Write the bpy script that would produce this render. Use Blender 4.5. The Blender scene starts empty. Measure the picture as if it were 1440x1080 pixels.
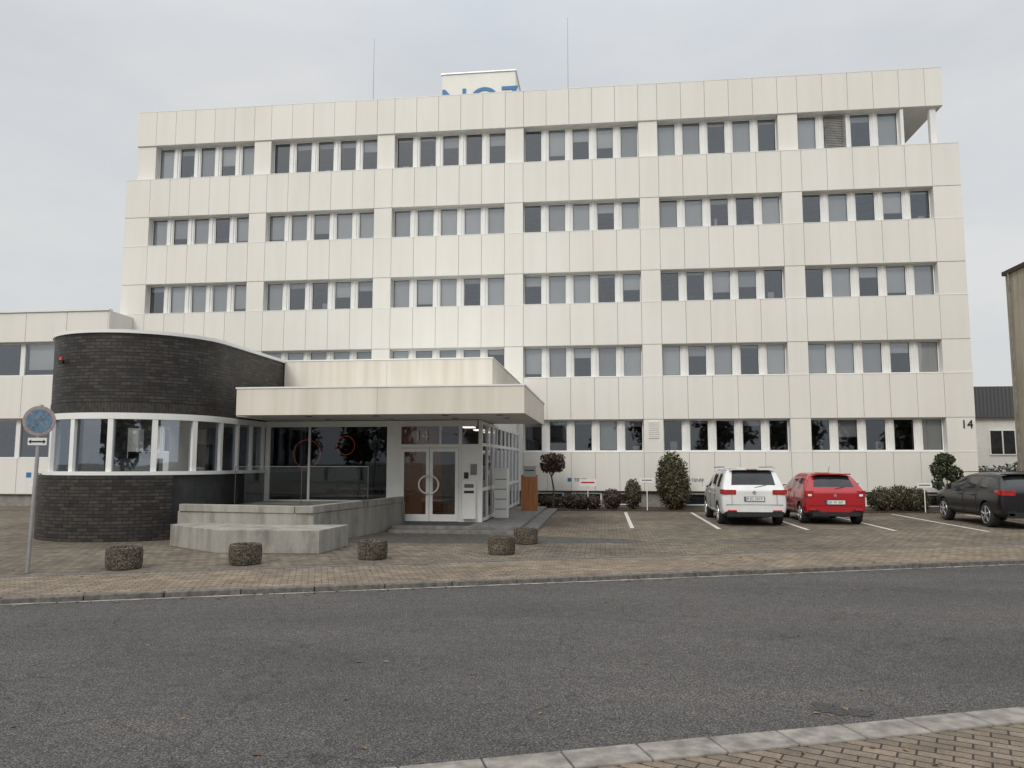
import bpy, bmesh, math, random
import numpy as np
from mathutils import Vector, Matrix
random.seed(7); np.random.seed(7)
scene=bpy.context.scene
scene.view_settings.view_transform='Standard'; scene.view_settings.look='None'
scene.view_settings.exposure=0; scene.view_settings.gamma=1
COL=scene.collection

# ---------------------------------------------------------------- materials
def newmat(name):
    m=bpy.data.materials.new(name); m.use_nodes=True
    nt=m.node_tree; b=nt.nodes['Principled BSDF']
    return m,nt,b
def N(nt,t,**k):
    n=nt.nodes.new(t)
    for a,v in k.items(): setattr(n,a,v)
    return n
def ramp(nt,fac,stops):
    r=N(nt,'ShaderNodeValToRGB'); e=r.color_ramp.elements
    e[0].position=stops[0][0]; e[0].color=(*stops[0][1],1)
    e[1].position=stops[-1][0]; e[1].color=(*stops[-1][1],1)
    for p,c in stops[1:-1]:
        x=e.new(p); x.color=(*c,1)
    nt.links.new(fac,r.inputs[0]); return r.outputs[0]
def noise(nt,scale,vec=None,detail=4,rough=.55):
    n=N(nt,'ShaderNodeTexNoise'); n.inputs['Scale'].default_value=scale
    n.inputs['Detail'].default_value=detail; n.inputs['Roughness'].default_value=rough
    if vec is not None: nt.links.new(vec,n.inputs['Vector'])
    return n.outputs['Fac']
def objco(nt,scale=(1,1,1),rot=(0,0,0),src='Object'):
    t=N(nt,'ShaderNodeTexCoord'); mp=N(nt,'ShaderNodeMapping')
    mp.inputs['Scale'].default_value=scale; mp.inputs['Rotation'].default_value=rot
    nt.links.new(t.outputs[src],mp.inputs['Vector']); return mp.outputs[0]
def mixc(nt,fac,a,b,mode='MIX'):
    m=N(nt,'ShaderNodeMix',data_type='RGBA',blend_type=mode)
    for i,v in ((0,fac),(6,a),(7,b)):
        if isinstance(v,bpy.types.NodeSocket): nt.links.new(v,m.inputs[i])
        elif i==0: m.inputs[0].default_value=v
        else: m.inputs[i].default_value=(*v,1)
    return m.outputs[2]
def bump(nt,b,h,strength=.3,dist=.01):
    n=N(nt,'ShaderNodeBump'); n.inputs['Strength'].default_value=strength
    n.inputs['Distance'].default_value=dist
    nt.links.new(h,n.inputs['Height']); nt.links.new(n.outputs[0],b.inputs['Normal'])
def attr(nt):
    a=N(nt,'ShaderNodeAttribute'); a.attribute_name='rnd'; return a.outputs['Fac']

def simple(name,c,rough=.6,metal=0,var=.12,vs=3,spec=.5):
    m,nt,b=newmat(name)
    f=noise(nt,vs,objco(nt),2)
    lo=tuple(x*(1-var) for x in c); hi=tuple(min(1,x*(1+var)) for x in c)
    nt.links.new(ramp(nt,f,[(.3,lo),(.7,hi)]),b.inputs['Base Color'])
    b.inputs['Roughness'].default_value=rough; b.inputs['Metallic'].default_value=metal
    b.inputs['Specular IOR Level'].default_value=spec
    return m

def panelmat(name,c,dirt=.035,pv=.965,big0=.95):
    m,nt,b=newmat(name)
    a=attr(nt)
    base=ramp(nt,a,[(0,tuple(x*pv for x in c)),(1,c)])
    st=noise(nt,1.0,objco(nt,(3.2,3.2,.22)),4,.5)
    f1=ramp(nt,st,[(.30,(1-dirt,1-dirt*1.1,1-dirt*1.4)),(.60,(1,1,1))])
    big=noise(nt,.3,objco(nt),3)
    f2=ramp(nt,big,[(.3,(big0,big0*.997,big0*.985)),(.7,(1,1,1))])
    c1=mixc(nt,1.0,base,f1,'MULTIPLY'); c2=mixc(nt,1.0,c1,f2,'MULTIPLY')
    nt.links.new(c2,b.inputs['Base Color']); b.inputs['Roughness'].default_value=.5
    b.inputs['Specular IOR Level'].default_value=.3
    return m
M_white=panelmat('white_panel',(.80,.782,.73))
M_cream=panelmat('cream_fascia',(.77,.725,.645),.14,.95,.92)
M_gap=simple('panel_gap',(.33,.32,.30))
M_frame=simple('white_frame',(.78,.78,.755),.35,var=.03)
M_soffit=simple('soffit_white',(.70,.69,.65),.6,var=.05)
M_int=simple('interior_wall',(.30,.29,.28),.8)
M_intd=simple('interior_dark',(.045,.04,.037),.8)
M_ceil=simple('interior_ceiling',(.55,.55,.53),.8)
M_dark=simple('dark_plaster',(.036,.037,.039),.7,var=.2)
M_black=simple('black_plastic',(.015,.015,.016),.5)
M_plinth=simple('plinth_grey',(.25,.24,.22),.8,var=.25)
M_metal=simple('galvanised_metal',(.45,.46,.47),.4,.8)
M_steeld=simple('dark_steel',(.12,.12,.125),.4,.6)
M_rubber=simple('tyre_rubber',(.02,.02,.02),.85)
M_alloy=simple('alloy_rim',(.55,.56,.58),.3,.9)
M_paintline=simple('road_paint_white',(.62,.61,.56),.7,var=.35,vs=14)
M_blue=simple('blue_letters',(.025,.17,.36),.5)
M_red=simple('red_plastic',(.5,.02,.02),.4)
M_signred=simple('faded_red',(.33,.25,.24),.5,var=.2,vs=20)
M_signcross=simple('faded_cross',(.20,.21,.22),.5,var=.4,vs=25)
M_signblue=simple('faded_blue',(.10,.185,.27),.5,var=.35,vs=14)
M_plate=simple('number_plate',(.75,.75,.73),.4,var=.03)
M_floor=simple('dark_mat',(.05,.05,.055),.9)
M_tilegrey=simple('tile_grey',(.165,.16,.155),.75,var=.3,vs=5)

def blindmat():
    m,nt,b=newmat('window_blind')
    a=attr(nt)
    base=ramp(nt,a,[(0,(.52,.52,.50)),(.5,(.70,.69,.655)),(1,(.82,.81,.77))])
    nt.links.new(base,b.inputs['Base Color'])
    b.inputs['Roughness'].default_value=.8
    return m
M_blind=blindmat()

def glassmat(name,tint,base=.14,gain=1.3,wav=.002):
    m,nt,b=newmat(name); nt.nodes.remove(b)
    out=nt.nodes['Material Output']
    tr=N(nt,'ShaderNodeBsdfTransparent'); tr.inputs[0].default_value=(*tint,1)
    gl=N(nt,'ShaderNodeBsdfGlossy'); gl.inputs['Roughness'].default_value=.015
    gl.inputs[0].default_value=(.84,.91,1,1)
    bp=N(nt,'ShaderNodeBump'); bp.inputs['Strength'].default_value=.25; bp.inputs['Distance'].default_value=wav*4
    nt.links.new(noise(nt,1.1,objco(nt),0),bp.inputs['Height']); nt.links.new(bp.outputs[0],gl.inputs['Normal'])
    fr=N(nt,'ShaderNodeFresnel'); fr.inputs[0].default_value=1.5
    ma=N(nt,'ShaderNodeMath',operation='MULTIPLY_ADD'); nt.links.new(fr.outputs[0],ma.inputs[0])
    ma.inputs[1].default_value=gain; ma.inputs[2].default_value=base; ma.use_clamp=True
    mx=N(nt,'ShaderNodeMixShader'); nt.links.new(ma.outputs[0],mx.inputs[0])
    nt.links.new(tr.outputs[0],mx.inputs[1]); nt.links.new(gl.outputs[0],mx.inputs[2])
    nt.links.new(mx.outputs[0],out.inputs[0]); return m
M_glass=glassmat('window_glass',(.84,.86,.88),.13,1.3,.0025)
M_glassg=glassmat('ground_floor_glass',(.64,.66,.67),.08,1.1)
M_glassd=glassmat('lobby_glass',(.50,.50,.52),.02,1.0)
M_glassc=glassmat('clear_glass',(.86,.90,.89),.03,1.1)

def brickmat():
    m,nt,b=newmat('dark_brick')
    v=objco(nt,src='UV')
    br=N(nt,'ShaderNodeTexBrick'); nt.links.new(v,br.inputs['Vector'])
    br.inputs['Scale'].default_value=1; br.inputs['Brick Width'].default_value=.25; br.inputs['Row Height'].default_value=.078
    br.inputs['Mortar Size'].default_value=.009; br.inputs['Bias'].default_value=-.1
    br.inputs['Color1'].default_value=(.016,.0145,.013,1); br.inputs['Color2'].default_value=(.060,.049,.042,1)
    br.inputs['Mortar'].default_value=(.006,.0058,.0055,1)
    n=noise(nt,9,objco(nt),4)
    c=mixc(nt,1.0,br.outputs['Color'],ramp(nt,n,[(.3,(.55,.55,.55)),(.7,(1.35,1.32,1.28))]),'MULTIPLY')
    nt.links.new(c,b.inputs['Base Color']); b.inputs['Roughness'].default_value=.5
    ma=N(nt,'ShaderNodeMath',operation='SUBTRACT'); ma.inputs[0].default_value=1; nt.links.new(br.outputs['Fac'],ma.inputs[1])
    bump(nt,b,ma.outputs[0],.9,.015); return m
M_brick=brickmat()
M_brickv=simple('soldier_brick',(.036,.031,.027),.55,var=.5,vs=9)

def asphalt():
    m,nt,b=newmat('asphalt')
    v=objco(nt)
    fine=noise(nt,75,v,3,.8); mid=noise(nt,11,v,3); big=noise(nt,.22,objco(nt,(1,2.4,1),(0,0,-.365)),5,.6)
    c=ramp(nt,fine,[(.33,(.021,.0198,.0194)),(.50,(.072,.068,.0655)),(.66,(.235,.22,.21))])
    c=mixc(nt,1.0,c,ramp(nt,mid,[(.25,(.82,.82,.82)),(.75,(1.15,1.14,1.13))]),'MULTIPLY')
    c=mixc(nt,1.0,c,ramp(nt,big,[(.3,(.80,.80,.80)),(.5,(1,1,1)),(.72,(1.24,1.21,1.17))]),'MULTIPLY')
    vo=N(nt,'ShaderNodeTexVoronoi',feature='DISTANCE_TO_EDGE'); vo.inputs['Scale'].default_value=.30
    nz=N(nt,'ShaderNodeTexNoise'); nz.inputs['Scale'].default_value=1.6; nt.links.new(v,nz.inputs['Vector'])
    ad=N(nt,'ShaderNodeVectorMath',operation='ADD'); nt.links.new(v,ad.inputs[0]); nt.links.new(nz.outputs['Color'],ad.inputs[1])
    nt.links.new(ad.outputs[0],vo.inputs['Vector'])
    crack=ramp(nt,vo.outputs['Distance'],[(.0,(.45,.45,.45)),(.005,(1,1,1))])
    c=mixc(nt,.6,c,mixc(nt,1.0,c,crack,'MULTIPLY'))
    nt.links.new(c,b.inputs['Base Color']); b.inputs['Roughness'].default_value=.85
    b.inputs['Specular IOR Level'].default_value=.25
    bump(nt,b,fine,.7,.010); return m
M_asph=asphalt()

def pavers(name,c1,c2,mort,rot=0,w=.2,h=.1,big1=.75):
    m,nt,b=newmat(name)
    v=objco(nt,rot=(0,0,rot))
    br=N(nt,'ShaderNodeTexBrick'); nt.links.new(v,br.inputs['Vector']); br.inputs['Scale'].default_value=1
    br.inputs['Brick Width'].default_value=w; br.inputs['Row Height'].default_value=h; br.inputs['Mortar Size'].default_value=.007
    br.inputs['Color1'].default_value=(*c1,1); br.inputs['Color2'].default_value=(*c2,1); br.inputs['Mortar'].default_value=(*mort,1)
    n=noise(nt,.35,objco(nt),6,.65); n2=noise(nt,3.5,objco(nt),4,.6); n3=noise(nt,60,objco(nt),2)
    c=mixc(nt,1.0,br.outputs['Color'],ramp(nt,n,[(.32,(big1,big1,big1)),(.60,(1.12,1.10,1.06))]),'MULTIPLY')
    c=mixc(nt,1.0,c,ramp(nt,n2,[(.3,(.70,.70,.69)),(.65,(1.12,1.12,1.10))]),'MULTIPLY')
    c=mixc(nt,1.0,c,ramp(nt,n3,[(.3,(.78,.78,.78)),(.7,(1.17,1.17,1.17))]),'MULTIPLY')
    nt.links.new(c,b.inputs['Base Color']); b.inputs['Roughness'].default_value=.9
    b.inputs['Specular IOR Level'].default_value=.25
    ma=N(nt,'ShaderNodeMath',operation='SUBTRACT'); ma.inputs[0].default_value=1; nt.links.new(br.outputs['Fac'],ma.inputs[1])
    bump(nt,b,ma.outputs[0],.6,.008); return m
RD=math.radians(20.9)
M_pave=pavers('beige_pavers',(.295,.240,.184),(.205,.164,.127),(.07,.06,.048),-RD)
M_fore=pavers('forecourt_pavers',(.228,.192,.152),(.155,.131,.105),(.05,.045,.038),0,.2,.2,.62)
M_near=pavers('near_pavers',(.25,.20,.158),(.175,.142,.112),(.055,.047,.04),-RD+.785)
M_kerb=simple('kerb_stone',(.235,.215,.188),.85,var=.35,vs=9)
M_kerbd=simple('kerb_granite',(.12,.108,.095),.8,var=.4,vs=12)
M_gutter=simple('gutter_strip',(.29,.275,.25),.8,var=.45,vs=5)
M_ground=simple('ground_soil',(.12,.12,.09),.9,var=.3,vs=.3)
M_soil=simple('planting_soil',(.06,.045,.03),.95,var=.4,vs=8)
M_wet=simple('dark_tar_band',(.075,.070,.063),.85,var=.35,vs=6)

def concrete(name,c,sc=1.2,low=.55):
    m,nt,b=newmat(name)
    n=noise(nt,sc,objco(nt,(1,1,.5)),6,.65); n2=noise(nt,40,objco(nt),3)
    st=noise(nt,1,objco(nt,(5,5,.5)),4,.6)
    cc=ramp(nt,n,[(.28,tuple(x*low for x in c)),(.5,c),(.75,tuple(x*1.15 for x in c))])
    cc=mixc(nt,1.0,cc,ramp(nt,n2,[(.3,(.88,.88,.88)),(.7,(1.08,1.08,1.08))]),'MULTIPLY')
    cc=mixc(nt,1.0,cc,ramp(nt,st,[(.3,(.74,.73,.71)),(.6,(1,1,1))]),'MULTIPLY')
    nt.links.new(cc,b.inputs['Base Color']); b.inputs['Roughness'].default_value=.85; bump(nt,b,n2,.3,.004); return m
M_conc=concrete('cast_concrete',(.33,.315,.28),1.6,.5)
M_beige=concrete('beige_render',(.50,.45,.36),.6,.75)
def pebble():
    m,nt,b=newmat('washed_concrete')
    vo=N(nt,'ShaderNodeTexVoronoi'); vo.inputs['Scale'].default_value=42; nt.links.new(objco(nt),vo.inputs['Vector'])
    bw=N(nt,'ShaderNodeRGBToBW'); nt.links.new(vo.outputs['Color'],bw.inputs[0])
    c=mixc(nt,1.0,ramp(nt,vo.outputs['Distance'],[(.25,(.20,.172,.145)),(.75,(.038,.034,.03))]),ramp(nt,bw.outputs[0],[(.2,(.5,.47,.44)),(.8,(1.2,1.15,1.05))]),'MULTIPLY')
    n=noise(nt,3,objco(nt),4)
    c=mixc(nt,1.0,c,ramp(nt,n,[(.3,(.5,.5,.45)),(.7,(1.1,1.1,1.05))]),'MULTIPLY')
    nt.links.new(c,b.inputs['Base Color']); b.inputs['Roughness'].default_value=.9; bump(nt,b,vo.outputs['Distance'],-.9,.02); return m
M_pebble=pebble()
def wood():
    m,nt,b=newmat('orange_wood')
    n=noise(nt,4,objco(nt,(9,9,.6)),5)
    nt.links.new(ramp(nt,n,[(.3,(.27,.10,.035)),(.7,(.46,.19,.07))]),b.inputs['Base Color']); b.inputs['Roughness'].default_value=.5; return m
M_wood=wood()
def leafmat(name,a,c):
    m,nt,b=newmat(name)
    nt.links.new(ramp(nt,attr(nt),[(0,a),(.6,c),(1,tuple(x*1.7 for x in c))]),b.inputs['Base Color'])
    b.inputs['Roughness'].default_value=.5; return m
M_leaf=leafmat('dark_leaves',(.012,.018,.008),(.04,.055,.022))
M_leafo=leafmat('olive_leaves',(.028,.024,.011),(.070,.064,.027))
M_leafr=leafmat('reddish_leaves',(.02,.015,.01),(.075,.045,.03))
M_litter=leafmat('fallen_leaf_brown',(.06,.035,.015),(.16,.10,.04))
M_bark=simple('bark',(.07,.05,.035),.9,var=.3,vs=20)
def paintmat(name,c,rough=.25,metal=0,coat=.6):
    m,nt,b=newmat(name)
    f=noise(nt,1.5,objco(nt),3)
    nt.links.new(ramp(nt,f,[(.3,tuple(x*.86 for x in c)),(.6,c)]),b.inputs['Base Color'])
    b.inputs['Roughness'].default_value=rough; b.inputs['Metallic'].default_value=metal
    b.inputs['Coat Weight'].default_value=coat; b.inputs['Coat Roughness'].default_value=.05; return m
def cglass():
    m,nt,b=newmat('car_glass')
    nt.links.new(ramp(nt,noise(nt,2,objco(nt)),[(.3,(.008,.009,.01)),(.7,(.03,.032,.035))]),b.inputs['Base Color'])
    b.inputs['Roughness'].default_value=.04; b.inputs['Specular IOR Level'].default_value=.6; return m
M_cglass=cglass()
def taillight():
    m,nt,b=newmat('tail_light')
    nt.links.new(ramp(nt,noise(nt,8,objco(nt)),[(.3,(.22,.005,.008)),(.7,(.5,.02,.02))]),b.inputs['Base Color'])
    b.inputs['Roughness'].default_value=.12; b.inputs['Coat Weight'].default_value=1; return m
M_tail=taillight()
def emis(name,c,s):
    m,nt,b=newmat(name); b.inputs['Base Color'].default_value=(*c,1)
    b.inputs['Emission Color'].default_value=(*c,1); b.inputs['Emission Strength'].default_value=s; return m
M_orange=emis('orange_ring_glow',(.8,.13,.04),.20)
M_lamp=emis('ceiling_lamp_glow',(1,.93,.8),1.3)
def roofmat():
    m,nt,b=newmat('dark_slate_roof')
    w=N(nt,'ShaderNodeTexWave'); w.inputs['Scale'].default_value=1.5; nt.links.new(objco(nt),w.inputs['Vector'])
    nt.links.new(ramp(nt,w.outputs['Fac'],[(0,(.06,.06,.065)),(1,(.10,.10,.105))]),b.inputs['Base Color']); return m
M_roof=roofmat()

# ---------------------------------------------------------------- mesh builder
class MB:
    def __init__(s): s.v=[];s.f=[];s.m=[];s.r=[];s.mats=[]
    def mi(s,m):
        if m not in s.mats: s.mats.append(m)
        return s.mats.index(m)
    def face(s,pts,mat,rnd=None):
        b=len(s.v); s.v+= [tuple(p) for p in pts]; s.f.append(tuple(range(b,b+len(pts)))); s.m.append(s.mi(mat)); s.r.append(random.random() if rnd is None else rnd)
    def box(s,x0,x1,y0,y1,z0,z1,mat,rnd=None):
        b=len(s.v); r=random.random() if rnd is None else rnd; i=s.mi(mat)
        s.v+=[(x0,y0,z0),(x1,y0,z0),(x1,y1,z0),(x0,y1,z0),(x0,y0,z1),(x1,y0,z1),(x1,y1,z1),(x0,y1,z1)]
        for q in ((0,3,2,1),(4,5,6,7),(0,1,5,4),(1,2,6,5),(2,3,7,6),(3,0,4,7)):
            s.f.append(tuple(b+k for k in q)); s.m.append(i); s.r.append(r)
    def prism(s,poly,z0,z1,mat,rnd=None):
        b=len(s.v); n=len(poly); r=random.random() if rnd is None else rnd; i=s.mi(mat)
        s.v+=[(x,y,z0) for x,y in poly]+[(x,y,z1) for x,y in poly]
        s.f.append(tuple(b+k for k in reversed(range(n)))); s.f.append(tuple(b+n+k for k in range(n)))
        for k in range(n): s.f.append((b+k,b+(k+1)%n,b+n+(k+1)%n,b+n+k))
        s.m+=[i]*(n+2); s.r+=[r]*(n+2)
    def tube(s,p0,p1,r0,r1=None,mat=None,n=10,caps=True):
        r1=r0 if r1 is None else r1
        p0=Vector(p0);p1=Vector(p1); d=(p1-p0).normalized()
        a=d.orthogonal().normalized(); c=d.cross(a); b=len(s.v); i=s.mi(mat)
        for p,r in ((p0,r0),(p1,r1)):
            for k in range(n):
                t=2*math.pi*k/n; s.v.append(tuple(p+(a*math.cos(t)+c*math.sin(t))*r))
        for k in range(n): s.f.append((b+k,b+(k+1)%n,b+n+(k+1)%n,b+n+k))
        s.m+=[i]*n; s.r+=[.5]*n
        if caps:
            s.f.append(tuple(b+k for k in reversed(range(n)))); s.f.append(tuple(b+n+k for k in range(n))); s.m+=[i]*2; s.r+=[.5]*2
    def ring(s,c,R,r,mat,axis='Y',n=28,a0=0,a1=2*math.pi):
        pts=[]
        for k in range(n+1):
            t=a0+(a1-a0)*k/n
            if axis=='Y': pts.append((c[0]+R*math.cos(t),c[1],c[2]+R*math.sin(t)))
            elif axis=='X': pts.append((c[0],c[1]+R*math.cos(t),c[2]+R*math.sin(t)))
            else: pts.append((c[0]+R*math.cos(t),c[1]+R*math.sin(t),c[2]))
        for k in range(n): s.tube(pts[k],pts[k+1],r,None,mat,6,False)
    def build(s,name,parent=None,smooth=False,bevel=0):
        me=bpy.data.meshes.new(name); me.from_pydata(s.v,[],s.f)
        for m in s.mats: me.materials.append(m)
        me.polygons.foreach_set('material_index',s.m)
        at=me.attributes.new('rnd','FLOAT','FACE'); at.data.foreach_set('value',s.r)
        me.update()
        o=bpy.data.objects.new(name,me); COL.objects.link(o)
        if smooth: me.polygons.foreach_set('use_smooth',[True]*len(me.polygons))
        if bevel:
            md=o.modifiers.new('b','BEVEL'); md.width=bevel; md.segments=2; md.limit_method='ANGLE'
        if parent: o.parent=parent
        return o
def empty(name,loc=(0,0,0),rz=0):
    e=bpy.data.objects.new(name,None); COL.objects.link(e); e.location=loc; e.rotation_euler=(0,0,rz); e.empty_display_size=.3; return e
def text(s,loc,size,mat,name,parent=None,rot=(math.pi/2,0,0),ext=.01,align='CENTER'):
    c=bpy.data.curves.new(name,'FONT'); c.body=s; c.size=size; c.extrude=ext; c.align_x=align; c.materials.append(mat)
    o=bpy.data.objects.new(name,c); COL.objects.link(o); o.location=loc; o.rotation_euler=rot
    if parent: o.parent=parent
    return o

# ---------------------------------------------------------------- ground
cs,sn=math.cos(RD),math.sin(RD)
def rf(s,n): return (cs*s-sn*n, sn*s+cs*n)
def strip(name,s0,s1,n0,n1,z,mat):
    b=MB(); b.face([(*rf(s0,n0),z),(*rf(s1,n0),z),(*rf(s1,n1),z),(*rf(s0,n1),z)],mat); return b.build(name)
b=MB(); b.face([(-900,-900,-.10),(900,-900,-.10),(900,900,-.10),(-900,900,-.10)],M_ground); b.build('ground')
strip('road',-150,150,4.74,11.62,-.05,M_asph)
strip('gutter',-150,150,11.53,11.61,-.045,M_gutter)
b=MB()
for i in range(-60,60): b.prism([rf(i+.006,11.62),rf(i+.994,11.62),rf(i+.994,11.78),rf(i+.006,11.78)],-.08,.025+random.uniform(-.006,.004),M_kerbd)
b.build('far_kerb',bevel=.012)
b=MB()
for i in range(-60,60):
    dz=random.uniform(-.004,.004); b.prism([rf(i*.5+.006,4.47),rf(i*.5+.494,4.47),rf(i*.5+.494,4.74),rf(i*.5+.006,4.74)],-.08,.03+dz,M_kerb)
b.build('near_kerb',bevel=.01)
b=MB(); b.prism([rf(-150,11.78),rf(150,11.78),rf(150,13.9),rf(-150,13.9)],-.08,.0,M_pave); b.build('pavement')
b=MB(); b.prism([rf(-150,13.9),rf(150,13.9),rf(150,14.12),rf(-150,14.12)],-.08,.004,M_kerbd); b.build('paving_edge_strip')
b=MB(); b.prism([rf(-150,14.12),rf(150,14.12),rf(150,75),rf(-150,75)],-.08,.0,M_fore); b.build('forecourt')
b=MB(); b.prism([rf(-150,-5),rf(150,-5),rf(150,4.47),rf(-150,4.47)],-.08,.012,M_near); b.build('near_pavement')
M_patch=simple('bitumen_patch',(.050,.047,.045),.85,var=.7,vs=60)
b=MB()
for (ss,nn,rs,rn) in ((3.78,5.25,.13,.17),(3.93,5.12,.12,.10)):
    pts=[]
    for k in range(26):
        t=2*math.pi*k/26; q=random.uniform(.65,1.1); pts.append(rf(ss+rs*q*math.cos(t),nn+rn*q*math.sin(t)))
    b.face([(x,y,-.046 if ss<3.8 else -.0455) for x,y in pts],M_patch)
b.build('asphalt_repair')
b=MB()
for X in (.74,3.07,5.38,7.6,9.9,12.3):
    b.face([(X-.055,21.6,.004),(X+.055,21.6,.004),(X+.055,28.4,.004),(X-.055,28.4,.004)],M_paintline)
b.build('parking_bay_markings')
b=MB()
b.face([(-6.0,17.0,.0035),(-2.4,17.2,.0035),(.4,17.65,.0035),(1.0,17.95,.0035),(.5,18.6,.0035),(-1.7,19.0,.0035),(-5.5,19.3,.0035)],M_wet)
b.box(1.2,4.6,17.95,18.12,-.02,.004,M_kerbd)
b.build('drainage_channel')
b=MB(); b.prism([(-2.6,29.0),(13.9,29.0),(13.9,30.95),(-2.6,30.95)],-.05,.05,M_soil); b.build('planting_bed')
b=MB()
def litter(x,y,z):
    a=random.uniform(0,6.28); s=random.uniform(.015,.04)
    c,d=math.cos(a)*s,math.sin(a)*s
    b.face([(x-c,y-d,z+.003),(x+d*.6,y-c*.6,z+.006+random.uniform(0,.01)),(x+c,y+d,z+.004),(x-d*.6,y+c*.6,z+.008)],M_litter)
for i in range(420): litter(*rf(random.uniform(-14,20),random.gauss(11.45,.07)),-.045)
for i in range(380): litter(*rf(random.uniform(-12,20),random.uniform(11.8,17)),.004)
for i in range(350): litter(random.uniform(-2,13.5),random.gauss(28.8,.4),.01)
for i in range(60): litter(*rf(random.uniform(-4,8),random.uniform(4.8,11)),-.048)
for i in range(100): litter(*rf(random.uniform(-1,7),random.uniform(3.2,4.4)),.014)
b.build('fallen_leaves')

# ---------------------------------------------------------------- office building
OB=empty('office_building',(0,0,0))
YF=30.8; XL,XR=-20.9,13.9
P=[-14.75,-9.18,-3.6,1.95,7.55]; hp=.39
groups=[(-19.75,P[0]-hp)]+[(P[i]+hp,P[i+1]-hp) for i in range(4)]+[(P[4]+hp,12.85)]
def joints(x0,x1):
    j=[x0]
    for a,c in groups:
        for k in range(6): j.append(a+(c-a)*k/5)
    j.append(x1); return j
pan=MB(); struct=MB()
def band(z0,z1,yf,x0,x1,depth=.40):
    j=joints(x0,x1)
    for a,c in zip(j[:-1],j[1:]):
        pan.box(a+.007,c-.007,yf+random.uniform(-.002,.002),yf+.04,z0+.009,z1-.009,M_white)
    struct.box(x0+.01,x1-.01,yf+.045,yf+depth,z0+.012,z1-.012,M_gap)
    struct.box(x0+.005,x1-.005,yf+.03,yf+depth-.01,z0-.012,z0+.009,M_soffit)
    struct.box(x0-.01,x1+.01,yf-.008,yf+depth+.06,z1-.009,z1+.016,M_frame)
sill=[2.19,5.18,8.20,11.21,14.22]; head=[3.49,6.48,9.50,12.51,15.88]
band(.67,sill[0],YF,XL,XR)
for k in range(4): band(head[k],sill[k+1],YF,XL,XR)
band(head[4],17.46,YF+.25,-20.65,13.5,.9)
win=MB(); gls=MB(); bl=MB()
for k in range(5):
    z0,z1=sill[k]+.018,head[k]-.014; top=k==4
    yo=YF if not top else YF+.3
    xs=[(XL if not top else -20.6,groups[0][0])]+[(p-hp,p+hp) for p in P]
    if not top: xs.append((groups[-1][1],XR))
    for a,c in xs:
        pan.box(a+.009,c-.009,yo+.012,yo+.05,z0,z1,M_white)
        struct.box(a+.012,c-.012,yo+.055,yo+.62,z0,z1,M_soffit)
    wy=yo+.34
    for gi,(a,c) in enumerate(groups):
        nw=5
        if top and gi==5: c=11.9; nw=4
        mw=.25
        gw=(c-a-(nw-1)*mw)/nw
        grp=random.random()
        for i in range(nw):
            x0=a+i*(gw+mw); x1=x0+gw
            if i<nw-1:
                win.box(x1,x1+mw,wy-.06,wy+.07,z0,z1,M_frame)
                win.box(x1+.08,x1+mw-.08,wy-.10,wy-.061,z0,z1,M_frame)
                struct.box(x1+.01,x1+mw-.01,wy+.08,wy+.3,z0,z1,M_int)
            f=.04
            win.box(x0,x0+f,wy-.02,wy+.04,z0,z1,M_frame); win.box(x1-f,x1,wy-.02,wy+.04,z0,z1,M_frame)
            win.box(x0+f,x1-f,wy-.02,wy+.04,z1-.05,z1,M_frame); win.box(x0+f,x1-f,wy-.02,wy+.04,z0,z0+.06,M_frame)
            for q in ((x0+f,x0+f+.012,z0+.06,z1-.05),(x1-f-.012,x1-f,z0+.06,z1-.05),(x0+f+.012,x1-f-.012,z1-.062,z1-.05),(x0+f+.012,x1-f-.012,z0+.06,z0+.072)):
                win.box(q[0],q[1],wy-.004,wy+.004,q[2],q[3],M_black)
            gx=random.uniform(-.006,.006); gz=random.uniform(-.006,.006)
            gls.face([(x0+f,wy+.014+gx,z0+.06),(x1-f,wy+.014-gx,z0+.06),(x1-f,wy+.014-gx+gz,z1-.05),(x0+f,wy+.014+gx+gz,z1-.05)],M_glassg if k==0 else M_glass)
            pr=[.22,.9,.72,.92,.5][k]
            if grp<.25: pr*=.55
            u=random.random()
            if u<pr:
                fr=1.0 if random.random()<.62 else random.choice([.35,.55,.7,.85])
                bl.face([(x0+.01,wy+.09,z1-(z1-z0)*fr),(x1-.01,wy+.09,z1-(z1-z0)*fr),(x1-.01,wy+.09,z1),(x0+.01,wy+.09,z1)],M_blind)
            else:
                fr=random.choice([0,.12,.2,0])
                if fr: bl.face([(x0+.01,wy+.09,z1-(z1-z0)*fr),(x1-.01,wy+.09,z1-(z1-z0)*fr),(x1-.01,wy+.09,z1),(x0+.01,wy+.09,z1)],M_blind)
                if random.random()<.4:
                    xx=random.uniform(x0+.12,x1-.3); struct.box(xx,xx+random.uniform(.08,.3),wy+.2,wy+.32,z0,z0+random.uniform(.15,.5),random.choice([M_intd,M_ceil,M_ceil,M_leaf]))
for i in range(9): win.box(P[3]-.2,P[3]+.2,YF-.02,YF+.02,2.75+i*.075,2.80+i*.075,M_frame)
for i in range(22): win.box(9.05,9.95,YF+.55,YF+.59,14.3+i*.07,14.335+i*.07,M_plinth)
for z in [.0,3.55,6.55,9.57,12.58]:
    struct.box(XL+.3,XR-.3,YF+.45,YF+13,z+.02,z+.35,M_int)
    struct.box(XL+.4,XR-.4,YF+.75,YF+12.8,z-.06,z+.0,M_ceil)
for k in range(4):
    struct.box(XL+.3,XR-.3,YF+5,YF+5.2,[.36,3.91,6.91,9.93][k],[3.45,6.45,9.47,12.5][k],M_int)
    for p in P: struct.box(p-.06,p+.06,YF+.7,YF+5,[.36,3.91,6.91,9.93][k],[3.45,6.45,9.47,12.5][k],M_int)
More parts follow.
